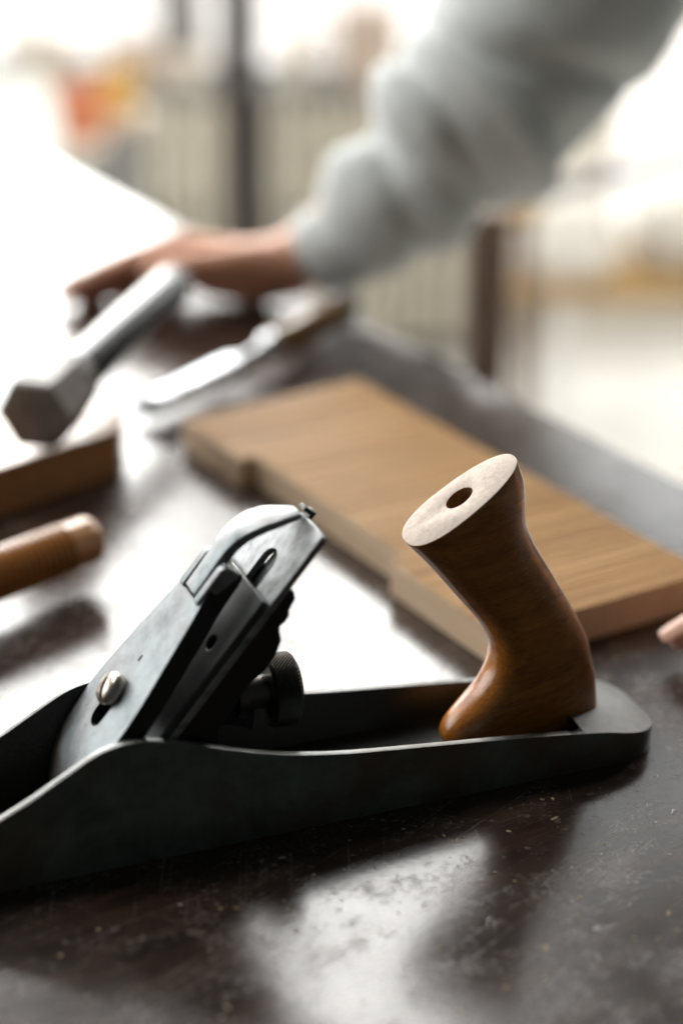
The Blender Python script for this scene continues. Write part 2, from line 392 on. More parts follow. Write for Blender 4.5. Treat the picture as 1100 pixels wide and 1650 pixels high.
# orange and mustard crates before the radiator
def crate(x0, x1, y0, y1, D, mat, label, cat='crate'):
    a = wall_pt(x0, y1, D); b = wall_pt(x1, y0, D); l0 = (a-CAM).dot(RGT); l1 = (b-CAM).dot(RGT)
    e = empty('plastic_crate', room((l0+l1)/2, D, a.z), label, cat); t_ = .006; W = l1-l0; H = b.z-a.z
    for nm, bx in (('floor_panel', (l0, D, a.z, l1, D+W, a.z+t_)), ('side_panel', (l0, D, a.z+t_, l1, D+t_, b.z)), ('side_panel', (l0, D+W-t_, a.z+t_, l1, D+W, b.z)),
                   ('side_panel', (l0, D+t_, a.z+t_, l0+t_, D+W-t_, b.z)), ('side_panel', (l1-t_, D+t_, a.z+t_, l1, D+W-t_, b.z)), ('rim', (l0-.008, D-.008, b.z-.016, l1+.008, D-.0005, b.z+.002))):
        link(nm, boxm(nm, bx[:3], bx[3:], lambda p: room(p.x, p.y, p.z)), mat, e, smooth=False, bevel=.0015)
    return a.z
# small stool that carries the crates
zc = crate(88, 160, 148, 225, 3.45, M['orange'], 'orange plastic crate left of the radiators')
crate(164, 214, 118, 186, 3.62, M['yellow'], 'mustard yellow crate behind the orange crate')
zc2 = wall_pt(189, 186, 3.62).z
def low_shelf(D, x0, x1, z, depth, label):
    l0 = (wall_pt(x0, 200, D)-CAM).dot(RGT); l1 = (wall_pt(x1, 200, D)-CAM).dot(RGT)
    e = empty('low_table', room((l0+l1)/2, D+depth/2, FLOOR_Z), label, 'table')
    link('table_top', boxm('table_top', (l0, D-.02, z-.02), (l1, D+depth, z-.0005), lambda p: room(p.x, p.y, p.z)), M['cream'], e, smooth=False, bevel=.003)
    for lx in (l0+.01, l1-.04):
        for dy in (0, depth-.05):
            link('leg', boxm('leg', (lx, D+dy, FLOOR_Z), (lx+.03, D+dy+.03, z-.021), lambda p: room(p.x, p.y, p.z)), M['frame'], e, smooth=False)
low_shelf(3.42, 60, 162, zc, .14, 'small pale table under the orange crate')
low_shelf(3.61, 163, 232, zc2, .12, 'narrow pale table under the mustard crate')

# white chair at the left edge
D = 2.6
cl = (wall_pt(-60, 200, D)-CAM).dot(RGT); cr = (wall_pt(97, 200, D)-CAM).dot(RGT)
e = empty('white_chair', room((cl+cr)/2, D, FLOOR_Z), 'white plastic chair with a rounded backrest at the left edge', 'chair')
zt = wall_pt(20, 112, D).z; zb = wall_pt(20, 420, D).z
w_ = (cr-cl)/2; mx = (cl+cr)/2; r_ = .075
poly = [(mx-w_+.01, zb), (mx+w_-.01, zb)]
for k in range(9): a = k/8*math.pi/2; poly.append((mx+w_-r_+r_*math.cos(a), zt-r_+r_*math.sin(a)))
for k in range(9): a = math.pi/2+k/8*math.pi/2; poly.append((mx-w_+r_+r_*math.cos(a), zt-r_+r_*math.sin(a)))
link('backrest', prism('backrest', poly, lambda p, t: room(p[0], D+t+.10*(p[1]-zb)-.9*(p[0]-mx)**2, p[1]), 0, .012), M['translucent'], e, bevel=.004)
link('seat', boxm('seat', (cl, D-.30, zb-.22), (cr, D+.01, zb-.19), lambda p: room(p.x, p.y, p.z)), M['white'], e, bevel=.01)
for x in (cl+.02, cr-.02):
    for y in (D-.28, D+.005):
        a = room(x, y, FLOOR_Z); b = room(x, y, zb-.22); link('leg', lathe('leg', a, b-a, [(0, .011), ((b-a).length, .014)], 12), M['white'], e)
    a = room(x, D+.005, zb-.22); b = room(x, D+.008, zb+.03); link('back_support', lathe('back_support', a, b-a, [(0, .012), ((b-a).length, .010)], 12), M['white'], e)

# timber post at right, sack on pallet, strap
pp = wall_pt(782, 520, 1.80); lx = (pp-CAM).dot(RGT)
e = empty('timber_post', room(lx, 1.80, FLOOR_Z), 'dark brown square timber post behind the bench edge, under the sleeve', 'post')
wall_box('shaft', lx-.0195, lx+.0195, FLOOR_Z+.02, 0.02, 1.78, 1.82, M['timber'], e, .003)
wall_box('foot', lx-.04, lx+.04, FLOOR_Z, FLOOR_Z+.02, 1.76, 1.84, M['timber'], e, .003)

D = 3.3
def sack(x0, x1, y0, y1, D, label, lean=0):
    a = wall_pt(x0, y1, D); b = wall_pt(x1, y0, D); l0 = (a-CAM).dot(RGT); l1 = (b-CAM).dot(RGT)
    cx, hw, hd, z0, z1 = (l0+l1)/2, (l1-l0)/2, (l1-l0)*.30, a.z, b.z
    v = []; fs = []; NS, NR = 40, 22
    for i in range(NR):
        t = i/(NR-1); prof = (.80+.24*math.sin(math.pi*min(1, t*1.15))) * (1 if t < .82 else math.sqrt(max(.02, 1-((t-.82)/.185)**2)))
        for k in range(NS):
            th = 2*math.pi*k/NS; c, s = math.cos(th), math.sin(th)
            rx = hw*prof*math.copysign(abs(c)**.7, c); ry = hd*prof*math.copysign(abs(s)**.7, s)
            q = Vector((cx+rx+lean*t, D+hd+ry, z0+(z1-z0)*t)); nz = noise.noise(q*7)*.018 + noise.noise(q*21)*.007
            v.append(room(q.x+nz*c, q.y+nz*s, q.z))
    for i in range(NR-1):
        for k in range(NS): fs.append((i*NS+k, i*NS+(k+1) % NS, (i+1)*NS+(k+1) % NS, (i+1)*NS+k))
    fs += [tuple(range(NS)), tuple((NR-1)*NS+k for k in range(NS))]
    o = link('white_sack', mesh('white_sack', v, fs), M['linen'], angle=80); tag(o, label, 'sack', 'pale sacks at the right edge'); return z0
z0 = sack(815, 1010, 325, 458, D, 'plump white sack on the ochre bench, nearest the timber post')
sack(1015, 1230, 300, 458, D+.05, 'white sack on the ochre bench cut off by the right edge')
l0 = (wall_pt(815, 460, D)-CAM).dot(RGT); l1 = (wall_pt(1260, 460, D)-CAM).dot(RGT)
e = empty('low_bench', room((l0+l1)/2, D+.1, FLOOR_Z), 'low slatted ochre bench carrying the white sacks', 'bench')
for k in range(4): wall_box('board', l0, l1, z0-.022, z0-.001, D-.03+k*.075, D+.035+k*.075, M['ochre'], e, .002)
for x in (l0+.12, l1-.03):
    for y in (D, D+.20):
        a = room(x, y, FLOOR_Z); b = room(x, y, z0-.0225); link('leg', lathe('leg', a, b-a, [(0, .008), ((b-a).length, .008)], 10), M['white'], e)
# tall cream sack behind
sack(885, 1010, 118, 345, 3.72, 'tall cream sack standing behind the plump white sack')
# round drum lid seen as a disc
c = at(835, 330, 3.0)
e = empty('round_stool', Vector((c.x, c.y, FLOOR_Z)), 'round pale wooden stool beside the timber post', 'stool')
link('seat', lathe('seat', Vector((c.x, c.y, c.z-.02)), Vector((0,0,1)), [(0, .030), (.004, .036), (.028, .036), (.032, .030)], 40), M['ochre'], e)
for k in range(3):
    a = 2*math.pi*k/3+.4; p0 = Vector((c.x+.07*math.cos(a), c.y+.07*math.sin(a), FLOOR_Z)); p1 = Vector((c.x+.02*math.cos(a), c.y+.02*math.sin(a), c.z-.02))
    link('leg', lathe('leg', p0, p1-p0, [(0, .009), ((p1-p0).length, .011)], 12), M['timber'], e)
# strap hanging across
pts = crom([tuple(at(x, y, 3.1)) for x, y in ((835, 322), (900, 306), (990, 284), (1100, 252), (1240, 214))], 8)
v = []; fs = []
for i, p in enumerate(pts):
    p = Vector(p); v += [p+Vector((0,0,.013))-F2*.001, p-Vector((0,0,.013))-F2*.001, p-Vector((0,0,.013))+F2*.002, p+Vector((0,0,.013))+F2*.002]
for i in range(len(pts)-1):
    for k in range(4): fs.append((i*4+k, i*4+(k+1) % 4, i*4+4+(k+1) % 4, i*4+4+k))
fs += [(0,1,2,3), tuple(len(v)-4+k for k in range(4))]
o = link('webbing_strap', mesh('webbing_strap', v, fs), M['strap']); tag(o, 'slate blue strap stretched across the pale door at right', 'strap')

# ================================================================== workbench
# the bench's right edge runs from near right to far left
E0, E1 = Vector((.228, 0.02)), Vector((-.035, 1.62))
ed = (E1-E0).normalized(); en = Vector((ed.y, -ed.x))
wb = empty('workbench', (-.35, .4, FLOOR_Z), 'dark scratched workbench top the tools lie on', 'workbench')
E00 = E0-ed*1.1
poly = [E00, E1, E1-en*1.7, E00-en*1.7]
link('bench_top', prism('bench_top', poly, lambda p, t: Vector((p.x, p.y, t)), -.045, 0), M['bench'], wb, smooth=False, bevel=.003)
for u_, v_ in ((.08, .08), (2.5, .08), (.08, 1.55), (2.5, 1.55)):
    q = E00+ed*u_-en*v_; link('leg', boxm('leg', (q.x-.04, q.y-.04, FLOOR_Z), (q.x+.04, q.y+.04, -.046)), M['timber'], wb, smooth=False, bevel=.003)

# ================================================================== hand plane (millimetres; heel at x = 0, sole on z = 0)
pl = empty('hand_plane', V(-200, 0, 0), 'black iron bench plane with a brown wooden handle in the foreground', 'hand plane')
top = crom([(1, 10.5), (-3, 11.6), (-12, 13.6), (-25, 16.6), (-40, 19.6), (-80, 25), (-120, 29.6), (-150, 33), (-175, 36.3), (-200, 41.3), (-225, 49), (-250, 58.2), (-268, 62.2), (-284, 60.4), (-302, 51), (-320, 41), (-342, 32), (-372, 25), (-405, 22), (-412, 21)], 5)
side = [(x, z) for x, z in top] + [(-412, 0), (1, 0)]
body = prism('body', side, lambda p, t: V(p[0], t, p[1]), -32, 32)
def rrect(x0, x1, y0, y1, r0, r1, n=12):
    out = []
    for cx, cy, a0, r in ((x1-r1, y1-r1, 0, r1), (x0+r0, y1-r0, 90, r0), (x0+r0, y0+r0, 180, r0), (x1-r1, y0+r1, 270, r1)):
        for k in range(n+1): a = R(a0+90*k/n); out.append((cx+r*math.cos(a), cy+r*math.sin(a)))
    return out
plan = prism('plan', rrect(-410, 0, -31.9, 31.9, 18, 23), lambda p, t: V(p[0], p[1], t), -5, 100)
body = boolean(body, [plan], 'INTERSECT')
cav = prism('cav', rrect(-392, -46, -28.2, 28.2, 12, 6), lambda p, t: V(p[0], p[1], t), 8.5, 120)
mouth = boxm('mouth', V(-306, -27, -5), V(-298, 27, 20))
body = boolean(body, [cav, mouth])
def body_setup(o):
    b = o.modifiers.new('bv', 'BEVEL'); b.width = .0007; b.segments = 2; b.limit_method = 'ANGLE'; b.angle_limit = R(50)
body = evaluated(body, body_setup)
bo = link('body', body, [M['side_iron'], M['japan'], M['edge_steel'], M['heel']], pl, angle=28)
off = wloc(bo)
for p in bo.data.polygons:
    c = (p.center+off)*1000; n_ = p.normal
    if c.x > -46 and abs(c.y) < 31 and c.z > 9 and n_.z > .5: p.material_index = 3
    elif abs(c.y) < 28.4 and c.z > 7 and c.x < -45.5: p.material_index = 1
    elif n_.z > .35 and c.z > 9: p.material_index = 2
    else: p.material_index = 0

# tote (rear handle): sections from the cut top to the toe: front point, back point, half width
tote = [(-129.2, 122.6, -75.0, 157.6, 16.6), (-128.4, 121.4, -74.2, 155.6, 17.0), (-124.6, 117, -71, 146.5, 16.9), (-119.9, 111.9, -70, 138, 17.0), (-111, 101, -69.3, 126, 16.3), (-103.6, 91.4, -64, 113, 15.7), (-96.5, 82.5, -57, 101, 15.3),
        (-90.2, 74.3, -50, 89, 15.2), (-85.5, 66, -43, 77, 15.2), (-83, 59.6, -36.6, 66, 15.2), (-83.2, 53, -32, 55, 15.2), (-84.6, 47.5, -29.6, 46, 15.2), (-88, 41, -27, 36, 15.2), (-92.2, 35.9, -25.8, 28, 15), (-98, 30.3, -25, 22, 14.8),
        (-103.6, 25, -24.4, 17, 14.6), (-107.6, 19.8, -24.2, 13.5, 14.4), (-108.8, 15, -24.2, 11.2, 14), (-107, 10.5, -24.6, 9.6, 13.4), (-105, 8.6, -25, 8.5, 13)]
secs = [tote[0]]+crom(tote[1:], 3); NS = 56; v = []; fs = []
for fx, fz, bx, bz, hw in secs:
    c = Vector((fx+bx, 0, fz+bz))/2; a = Vector((bx-fx, 0, bz-fz))/2
    for k in range(NS):
        th = 2*math.pi*k/NS; cc, ss = math.cos(th), math.sin(th)
        egg = 1-.13*cc
        ex = .86
        p = c + a*(math.copysign(abs(cc)**ex, cc)) + Vector((0, 1, 0))*hw*egg*math.copysign(abs(ss)**.82, ss)
        v.append(V(*p))
nr = len(secs)
for i in range(nr-1):
    for k in range(NS): fs.append((i*NS+k, i*NS+(k+1) % NS, (i+1)*NS+(k+1) % NS, (i+1)*NS+k))
fs += [tuple(range(NS)), tuple((nr-1)*NS+k for k in range(NS))]
tm = mesh('tote', v, fs)
tn = Vector((-35.0, 0, 54.2)).normalized(); tc = V(-102.0, 1, 140.1)
hole = lathe('hole', tc-tn*.034, tn, [(0, .0054), (.05, .0060)], 22)
hole.transform(Matrix.Translation(tc) @ Matrix.Rotation(R(28), 4, 'Y').inverted() @ Matrix.Diagonal((1.25, 1.0, 1, 1)) @ Matrix.Rotation(R(28), 4, 'Y') @ Matrix.Translation(-tc))
tm = boolean(tm, [hole])
def tb(o):
    b = o.modifiers.new('bv', 'BEVEL'); b.width = .0006; b.segments = 2; b.limit_method = 'ANGLE'; b.angle_limit = R(48)
tm = evaluated(tm, tb)
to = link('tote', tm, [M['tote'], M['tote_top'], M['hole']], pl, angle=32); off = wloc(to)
for p in to.data.polygons:
    c = p.center+off; d_ = (c-tc); h_ = d_.dot(tn); r_ = (d_-tn*h_).length
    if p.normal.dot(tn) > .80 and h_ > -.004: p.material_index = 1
    elif r_ < .0098 and h_ > -.045 and h_ < -.0003: p.material_index = 2

# inclined group: u runs up the bed, o is height above the bed, y across
A = R(50); dU = Vector((math.cos(A), 0, math.sin(A))); dN = Vector((-math.sin(A), 0, math.cos(A))); OO = Vector((-298.7, 0, 0))
def bed(u, y, o_): 
    p = OO+dU*u+dN*o_; return V(p.x, y, p.z)
# frog
fp = [(6, -1.2), (158, -1.2), (160, -4), (157, -7.5), (151, -8.5), (149.5, -10.2), (146, -10.4), (143, -9.6), (141, -11), (138, -14.5), (131, -17), (122, -17.5), (112, -15), (88, -17), (62, -40), (40, -46), (4, -12)]
fr = prism('frog', fp, lambda p, t: bed(p[0], t, p[1]), -25.5, 25.5)
link('frog', fr, M['japan'], pl, bevel=.0008)
fb = boxm('frog_base', V(-296, -24, 8), V(-226, 24, 22)); link('frog_base', fb, M['japan'], pl, smooth=False, bevel=.001)
# plane iron with slot
ip = [(4, -27.6), (186.6, -27.6), (187.4, -26.6), (188, -15), (187.6, 0), (185.5, 9), (181.5, 17), (175, 24), (168, 27.6), (4, 27.6)]
im = prism('iron', ip, lambda p, t: bed(p[0], p[1], t), -1.0, 2.4)
def capsule(u0, u1, y0, r, n=10):
    return [(u1+r*math.cos(R(-90+180*k/n)), y0+r*math.sin(R(-90+180*k/n))) for k in range(n+1)]+[(u0+r*math.cos(R(90+180*k/n)), y0+r*math.sin(R(90+180*k/n))) for k in range(n+1)]
sl = prism('slot', capsule(70, 160.5, -1.5, 6.8), lambda p, t: bed(p[0], p[1], t), -8, 8)
im = boolean(im, [sl]); link('plane_iron', im, M['blade'], pl, bevel=.0004)
# chip breaker
prof = [(9, 2.6), (13, 5.4), (18, 7.6), (26, 7.9), (36, 6.4), (149, 6.4), (149, 2.8), (36, 2.8), (26, 4.2), (16, 3.0)]
cm = prism('chip_breaker', prof, lambda p, t: bed(p[0], t, p[1]), -27.0, 27.0)
h1 = prism('h', capsule(118, 118.1, -12.5, 3.6), lambda p, t: bed(p[0], p[1], t), -2, 12)
cm = boolean(cm, [h1]); link('chip_breaker', cm, M['chip'], pl, bevel=.0005)
# lever cap: shell with outline by u, rolled lower end
hwid = crom([(14, 26.4), (40, 27.2), (60, 27.3), (78, 25.8), (100, 21.4), (120, 17.2), (132, 14.2), (140, 13.2), (147, 12.8)], 4)
hwid = [h for h in hwid] + [(149.3, 12.0), (150.6, 10.4), (151, 8.5)]
def ctop(u): 
    return 23.2 if u > 62 else 23.2-13.5*((62-u)/50)**2.6
def lin(u, a, ua, b, ub): return a+(b-a)*min(1, max(0, (u-ua)/(ub-ua)))
v = []; fs = []; NY = 16; rows = len(hwid)
for (u, h_) in hwid:
    for k in range(NY+1):
        y = h_*(-1+2*k/NY); crown = -.9*(y/28)**2
        v.append(bed(u, y, ctop(u)+crown))
    for k in range(NY+1):
        y = h_*(-1+2*k/NY); e_ = abs(y)/h_
        flange = lin(u, 8.5, 30, 12.4, 66) if e_ > .86 else (ctop(u)-4.2)
        if u > 126: flange = min(ctop(u)-4.2, 12.6) if e_ > .40 else 15.5
        v.append(bed(u, y, min(flange, ctop(u)-1.5)))
W2 = 2*(NY+1)
for i in range(rows-1):
    for k in range(NY):
        a = i*W2+k; fs.append((a, a+1, a+W2+1, a+W2)); b = a+NY+1; fs.append((b, b+W2, b+W2+1, b+1))
    for k in (0, NY):
        a = i*W2+k; fs.append((a, a+W2, a+W2+NY+1, a+NY+1))
for i in (0, rows-1):
    for k in range(NY): a = i*W2+k; fs.append((a, a+1, a+NY+2, a+NY+1))
cp = mesh('lever_cap', v, fs)
key = prism('k', capsule(60.5, 74, 0, 5.8), lambda p, t: bed(p[0], p[1], t), 10, 40)
notch = boxm('n', (129.5, -7.6, 13), (160, 7.6, 40), lambda p: bed(p.x, p.y, p.z))
pit = prism('p', capsule(91.5, 93.2, 0.5, .9), lambda p, t: bed(p[0], p[1], t), 22, 40)
cp = boolean(cp, [key, notch, pit])
ears = []
for sy in (-1, 1):
    ep = [(128, 21)]+[(131+2.2*math.cos(R(180-90*k/5)), 23.0+1.6*math.sin(R(180-90*k/5))) for k in range(6)]+[(147+4*math.cos(R(90-90*k/6)), 20.6+4*math.sin(R(90-90*k/6))) for k in range(7)]+[(151, 15)]
    ears.append(prism('ear', ep, lambda p, t: bed(p[0], t, p[1]), sy*8.0, sy*13.4))
for em in ears: link('pivot_ear', em, M['cap'], pl, bevel=.0008)
cpo = link('lever_cap', cp, [M['cap'], M['japan']], pl, angle=40, bevel=.0006)
for p in cpo.data.polygons:
    if p.normal.dot(dN) < .25 and abs(p.normal.y) > .3 or p.normal.dot(dN) < -.3: p.material_index = 1      # black on the sides stands in for shade; the underside is black-painted casting
# cam lever: curls from the notch back down to the iron
path = crom([(131, 24.2), (140, 24.4), (150, 24.9), (158, 25.2), (166, 23.6), (174, 19.4), (180, 14.0), (184.5, 8.6), (187.5, 4.6)], 6)
lw = lambda t: lin(t, 6.6, .25, 10.5, .6) if t < .72 else lin(t, 10.5, .72, 5.0, 1)
v = []; fs = []
for i, (u, o_) in enumerate(path):
    t = i/(len(path)-1); j = min(i+1, len(path)-1); q = max(i-1, 0); du, do = path[j][0]-path[q][0], path[j][1]-path[q][1]; L_ = math.hypot(du, do); nu, no = -do/L_, du/L_
    th = lin(t, 4.6, .3, 2.2, 1.0); w_ = lw(t)
    for (y, s) in ((-w_, 0), (-w_*.9, .35), (0, .7), (w_*.9, .35), (w_, 0), (w_, -th), (-w_, -th)):
        v.append(bed(u+nu*s, y, o_+no*s))
for i in range(len(path)-1):
    for k in range(7): fs.append((i*7+k, i*7+(k+1) % 7, (i+1)*7+(k+1) % 7, (i+1)*7+k))
fs += [tuple(range(7)), tuple((len(path)-1)*7+k for k in range(7))]
link('lever', mesh('lever', v, fs), M['cap'], cpo, angle=50, bevel=.0005)
# cam block of the lever below the cap
cb = lathe('cam', bed(146, -7, 17.5), Vector((0, 1, 0)), [(0, .0052), (.014, .0052)], 24); link('cam', cb, M['chip'], cpo)
# cap screw with slotted head
sm = lathe('s', bed(73.5, .3, 19), dN, [(0, .0040), (.0045, .0040), (.0046, .0074), (.0058, .0080), (.0082, .0080), (.0102, .0066), (.0112, .0040), (.0115, .001)], 36)
sgap = boxm('g', (-12, -1.25, 26.6), (12, 1.25, 36), lambda p: bed(73.5+p.x*math.cos(R(35))-p.y*math.sin(R(35)), .3+p.x*math.sin(R(35))+p.y*math.cos(R(35)), p.z))
sm = boolean(sm, [sgap]); link('cap_screw', sm, M['screw'], cpo, angle=38, bevel=.0003)
# lateral lever behind the iron with its little bent tip
la = prism('lateral_lever', [(120, -4.5), (186, -2.6), (191, -3.2), (191.6, 0), (191, 3.2), (186, 2.6), (120, 4.5)], lambda p, t: bed(p[0], p[1]+1.5, t), -3.4, -1.2)
lt = boxm('tip', (188.8, -2.0, -1.1), (191.0, 4.2, 3.4), lambda p: bed(p.x, p.y, p.z))
link('lateral_lever', join('lateral_lever', [la, lt]), M['chip'], pl, bevel=.0004)
# depth adjusting nut on its stud
NC = V(-199, 0, 57.5); ax = Vector((1, 0, -.05))
kn = lathe('adjusting_nut', NC, ax, [(0, .0080), (.0002, .0150), (.0012, .0166)]+[(.0018+.0104*i/12, .0171) for i in range(13)]+[(.0132, .0166), (.0142, .0150), (.0142, .0070)], 120,
           lambda i, k, r: r+((.00028 if (i+k) % 2 else -.00028) if 3 <= i <= 15 else 0))
no = link('adjusting_nut', kn, M['nut'], pl, smooth=False)
link('stud', lathe('stud', NC-ax*.040, ax, [(0, .0045), (.012, .0045), (.0125, .0085), (.0165, .0090), (.0170, .0055), (.0245, .0055), (.025, .0105), (.0292, .0110), (.0297, .0075), (.0402, .0082)], 32), M['nut'], pl, angle=30)
yk = prism('yoke', [(-236, 50), (-214, 44), (-206, 40), (-204, 62), (-212, 66), (-226, 70)], lambda p, t: V(p[0], t, p[1]), -4, 4); link('yoke', yk, M['japan'], pl, bevel=.001)
# front knob
link('front_knob', lathe('front_knob', V(-362, 0, 8.5), Vector((0, 0, 1)), [(0, .017), (.004, .0185), (.012, .0125), (.026, .0105), (.038, .014), (.050, .0185), (.060, .0185), (.067, .013), (.070, .004)], 40), M['tote'], pl)
# tote bolts seen as a dark screw end deep in the hole
link('tote_rod', lathe('tote_rod', tc-tn*.0338, tn, [(0, .004), (.012, .004), (.013, .003)], 16), M['chip'], to)

# ================================================================== notched oak board with saw ridges across it
bo = empty('oak_board', V(0, 270, 0), 'sawn brown oak board with a notched long edge behind the plane handle', 'board')
Lx = Vector((.1725, -.985, 0)); Wx = Vector((.985, .1725, 0)); B0 = Vector((-108, 450, 0))
def bd(l, w_, z): p = B0+Lx*l+Wx*w_; return V(p.x, p.y, z)
Lb, Wb, Tb = 378, 149, 21
def edge_in(l): 
    if 86 < l < 272: return 11.5
    return 0
# top with fine ridges running across the board, one strip per ridge
rid = []; l = 0.0
while l < Lb:
    s = random.uniform(2.8, 4.6); rid.append((l, min(Lb, l+s))); l += s
v = []; fs = []
for (a, b) in rid:
    m_ = (a+b)/2; w0 = edge_in(m_)+random.uniform(0, .9); hgt = random.uniform(.35, 1.15)
    skew = lambda l_, w_: l_ - w_*.07*max(0, 1-l_/120)
    i0 = len(v)
    for (q, z) in ((a, Tb-.0), (a+(b-a)*.35, Tb+hgt), (b-.25, Tb+hgt*.8), (b, Tb)):
        for w_ in (w0, Wb-random.uniform(0, .6)): v.append(bd(skew(q, w_), w_, z))
    for k in range(3): fs.append((i0+2*k, i0+2*k+1, i0+2*k+3, i0+2*k+2))
    fs.append((i0, i0+2, i0+4, i0+6)); fs.append((i0+1, i0+7, i0+5, i0+3))
link('sawn_face', mesh('sawn_face', v, fs), M['oak'], bo, smooth=False)
outl = [(0, 0), (86, 0), (86, 11.5), (272, 11.5), (272, 0), (Lb, 0), (Lb, Wb), (-9, Wb)]
link('plank', prism('plank', outl, lambda p, t: bd(p[0], p[1], t), 0.3, Tb+.02), M['oak_side'], bo, smooth=False, bevel=.0007)

# ================================================================== dark wooden block with a hammer on it
bl = prism('wooden_block', [(-162, 417), (-148, 456), (-176, 493), (-430, 392), (-405, 308)], lambda p, t: V(p[0], p[1], t), 0.2, 33)
o = link('wooden_block', bl, M['block'], smooth=False, bevel=.0015); tag(o, 'dark reddish wooden block at the left edge under the hammer head', 'block')
hm = empty('hexagonal_tool', V(-190, 440, 33), 'grey hexagonal steel tool with dark glossy shaft lying on the wooden block', 'tool')
hc = at(74, 650, 1.205); he = at(284, 455, 1.42); ha = (he-hc).normalized(); Lh = (he-hc).length
link('head', lathe('head', hc-ha*.022, ha, [(0, .0232), (.002, .0262), (.046, .0262), (.050, .0235)], 6), M['hammer'], hm, smooth=False, bevel=.0015)
link('collar', lathe('collar', hc+ha*.0282, ha, [(0, .019), (.002, .0205), (.014, .0205), (.017, .0175)], 28), M['hammer'], hm)
link('shaft', lathe('shaft', hc+ha*.0455, ha, [(0, .0150), (.02, .0155), (.07, .0160), (Lh-.062, .0160), (Lh-.050, .0140), (Lh-.046, .009)], 30), M['black_handle'], hm)

# ================================================================== chisel lying beyond the board
ch = empty('bench_chisel', V(-10, 600, 0), 'steel chisel with pale glossy handle lying behind the oak board', 'chisel')
c0 = at(222, 664, 1.335); c1 = at(560, 500, 1.515); ca = (c1-c0).normalized(); Lc = (c1-c0).length
cs = ca.cross(Vector((0,0,1))).normalized(); cn = cs.cross(ca)
def cbx(l, s, n_): return c0+ca*l+cs*s+cn*n_
bw = .013
v = [cbx(0, -bw, -.003), cbx(0, bw, -.003), cbx(.018, bw, .004), cbx(.018, -bw, .004), cbx(.11, bw*.92, .005), cbx(.11, -bw*.92, .005), cbx(.11, bw*.92, -.003), cbx(.11, -bw*.92, -.003), cbx(.018, bw*.6, .0065), cbx(.018, -bw*.6, .0065), cbx(.11, bw*.5, .0075), cbx(.11, -bw*.5, .0075)]
fs = [(0,1,2,8,9,3), (2,4,10,8), (9,11,5,3), (8,10,11,9), (1,6,4,2), (0,3,5,7), (0,7,6,1), (4,6,7,5,11,10)]
link('blade', mesh('blade', v, fs), M['bright'], ch, smooth=False, bevel=.0004)
link('neck', lathe('neck', cbx(.108, 0, .002), ca, [(0, .0055), (.02, .0045), (.035, .006), (.042, .011), (.046, .011), (.047, .008)], 24), M['bright'], ch)
link('handle', lathe('handle', cbx(.152, 0, .003), ca, [(0, .0085), (.006, .0105), (.03, .0112), (.06, .0120), (Lc-.172, .0120), (Lc-.162, .0118)], 32), M['chisel_handle'], ch)
link('hoop', lathe('hoop', cbx(Lc-.012, 0, .003), ca, [(0, .0128), (.001, .0140), (.011, .0140), (.012, .0125), (.015, .011), (.017, .006)], 32), M['bright'], ch)

# ================================================================== wooden clamp screw at the left edge
cw = empty('screw_clamp', V(-330, 190, 0), 'amber wooden clamp screw with threaded shaft pointing in from the left edge', 'clamp')
s1 = V(-217, 264, 27); s0 = V(-372, 192, 27); sa = (s1-s0).normalized(); Ls = (s1-s0).length
prof = []; l = 0.0; i = 0
while l < Ls-.020:
    prof += [(l, .0118), (l+.0016, .0153), (l+.0028, .0153)]; l += .0046
prof += [(Ls-.018, .0148), (Ls-.006, .0150), (Ls-.002, .0143), (Ls, .0125), (Ls+.0008, .009)]
link('threaded_shaft', lathe('threaded_shaft', s0, sa, prof, 36), M['spindle'], cw, angle=60)
jc = s0+sa*.008; js = Vector((-sa.y, sa.x, 0))
link('jaw', boxm('jaw', (-.016, -.09, -.027), (.016, .03, .022), lambda p: jc+sa*p.x+js*p.y+Vector((0,0,p.z))), M['spindle'], cw, smooth=False, bevel=.003)
link('grip', lathe('grip', s0-sa*.09, sa, [(0, .008), (.003, .014), (.02, .0185), (.06, .0165), (.082, .012)], 28), M['spindle'], cw)

# ================================================================== people
def tube(pts, seg=14):
    'pts: (Vector, radius) -> closed capsule-like tube'
    v = []; fs = []; P = [p for p, r in pts]; n = len(P)
    rings = []
    d0 = (P[1]-P[0]).normalized(); d1 = (P[-1]-P[-2]).normalized()
    for k in (80, 50, 20): rings.append((P[0]-d0*pts[0][1]*math.sin(R(k)), pts[0][1]*math.cos(R(k)), d0))
    for i in range(n):
        d = (P[min(i+1, n-1)]-P[max(i-1, 0)]).normalized(); rings.append((P[i], pts[i][1], d))
    for k in (20, 50, 80): rings.append((P[-1]+d1*pts[-1][1]*math.sin(R(k)), pts[-1][1]*math.cos(R(k)), d1))
    for c, r, d in rings:
        a, s, t = frame_of(d)
        for k in range(seg): th = 2*math.pi*k/seg; v.append(c+(s*math.cos(th)+t*math.sin(th))*r)
    m_ = len(rings)
    for i in range(m_-1):
        for k in range(seg): fs.append((i*seg+k, i*seg+(k+1) % seg, (i+1)*seg+(k+1) % seg, (i+1)*seg+k))
    fs += [tuple(range(seg)), tuple((m_-1)*seg+k for k in range(seg))]
    return mesh('t', v, fs)
def skin_mesh(name, chains, voxel=.0024):
    me = join(name, [tube([(p, r) for p, r in c]) for c in chains])
    def st(o):
        r_ = o.modifiers.new('r', 'REMESH'); r_.mode = 'VOXEL'; r_.voxel_size = voxel; r_.use_smooth_shade = True
        s_ = o.modifiers.new('s', 'SMOOTH'); s_.factor = .5; s_.iterations = 6
    return evaluated(me, st)
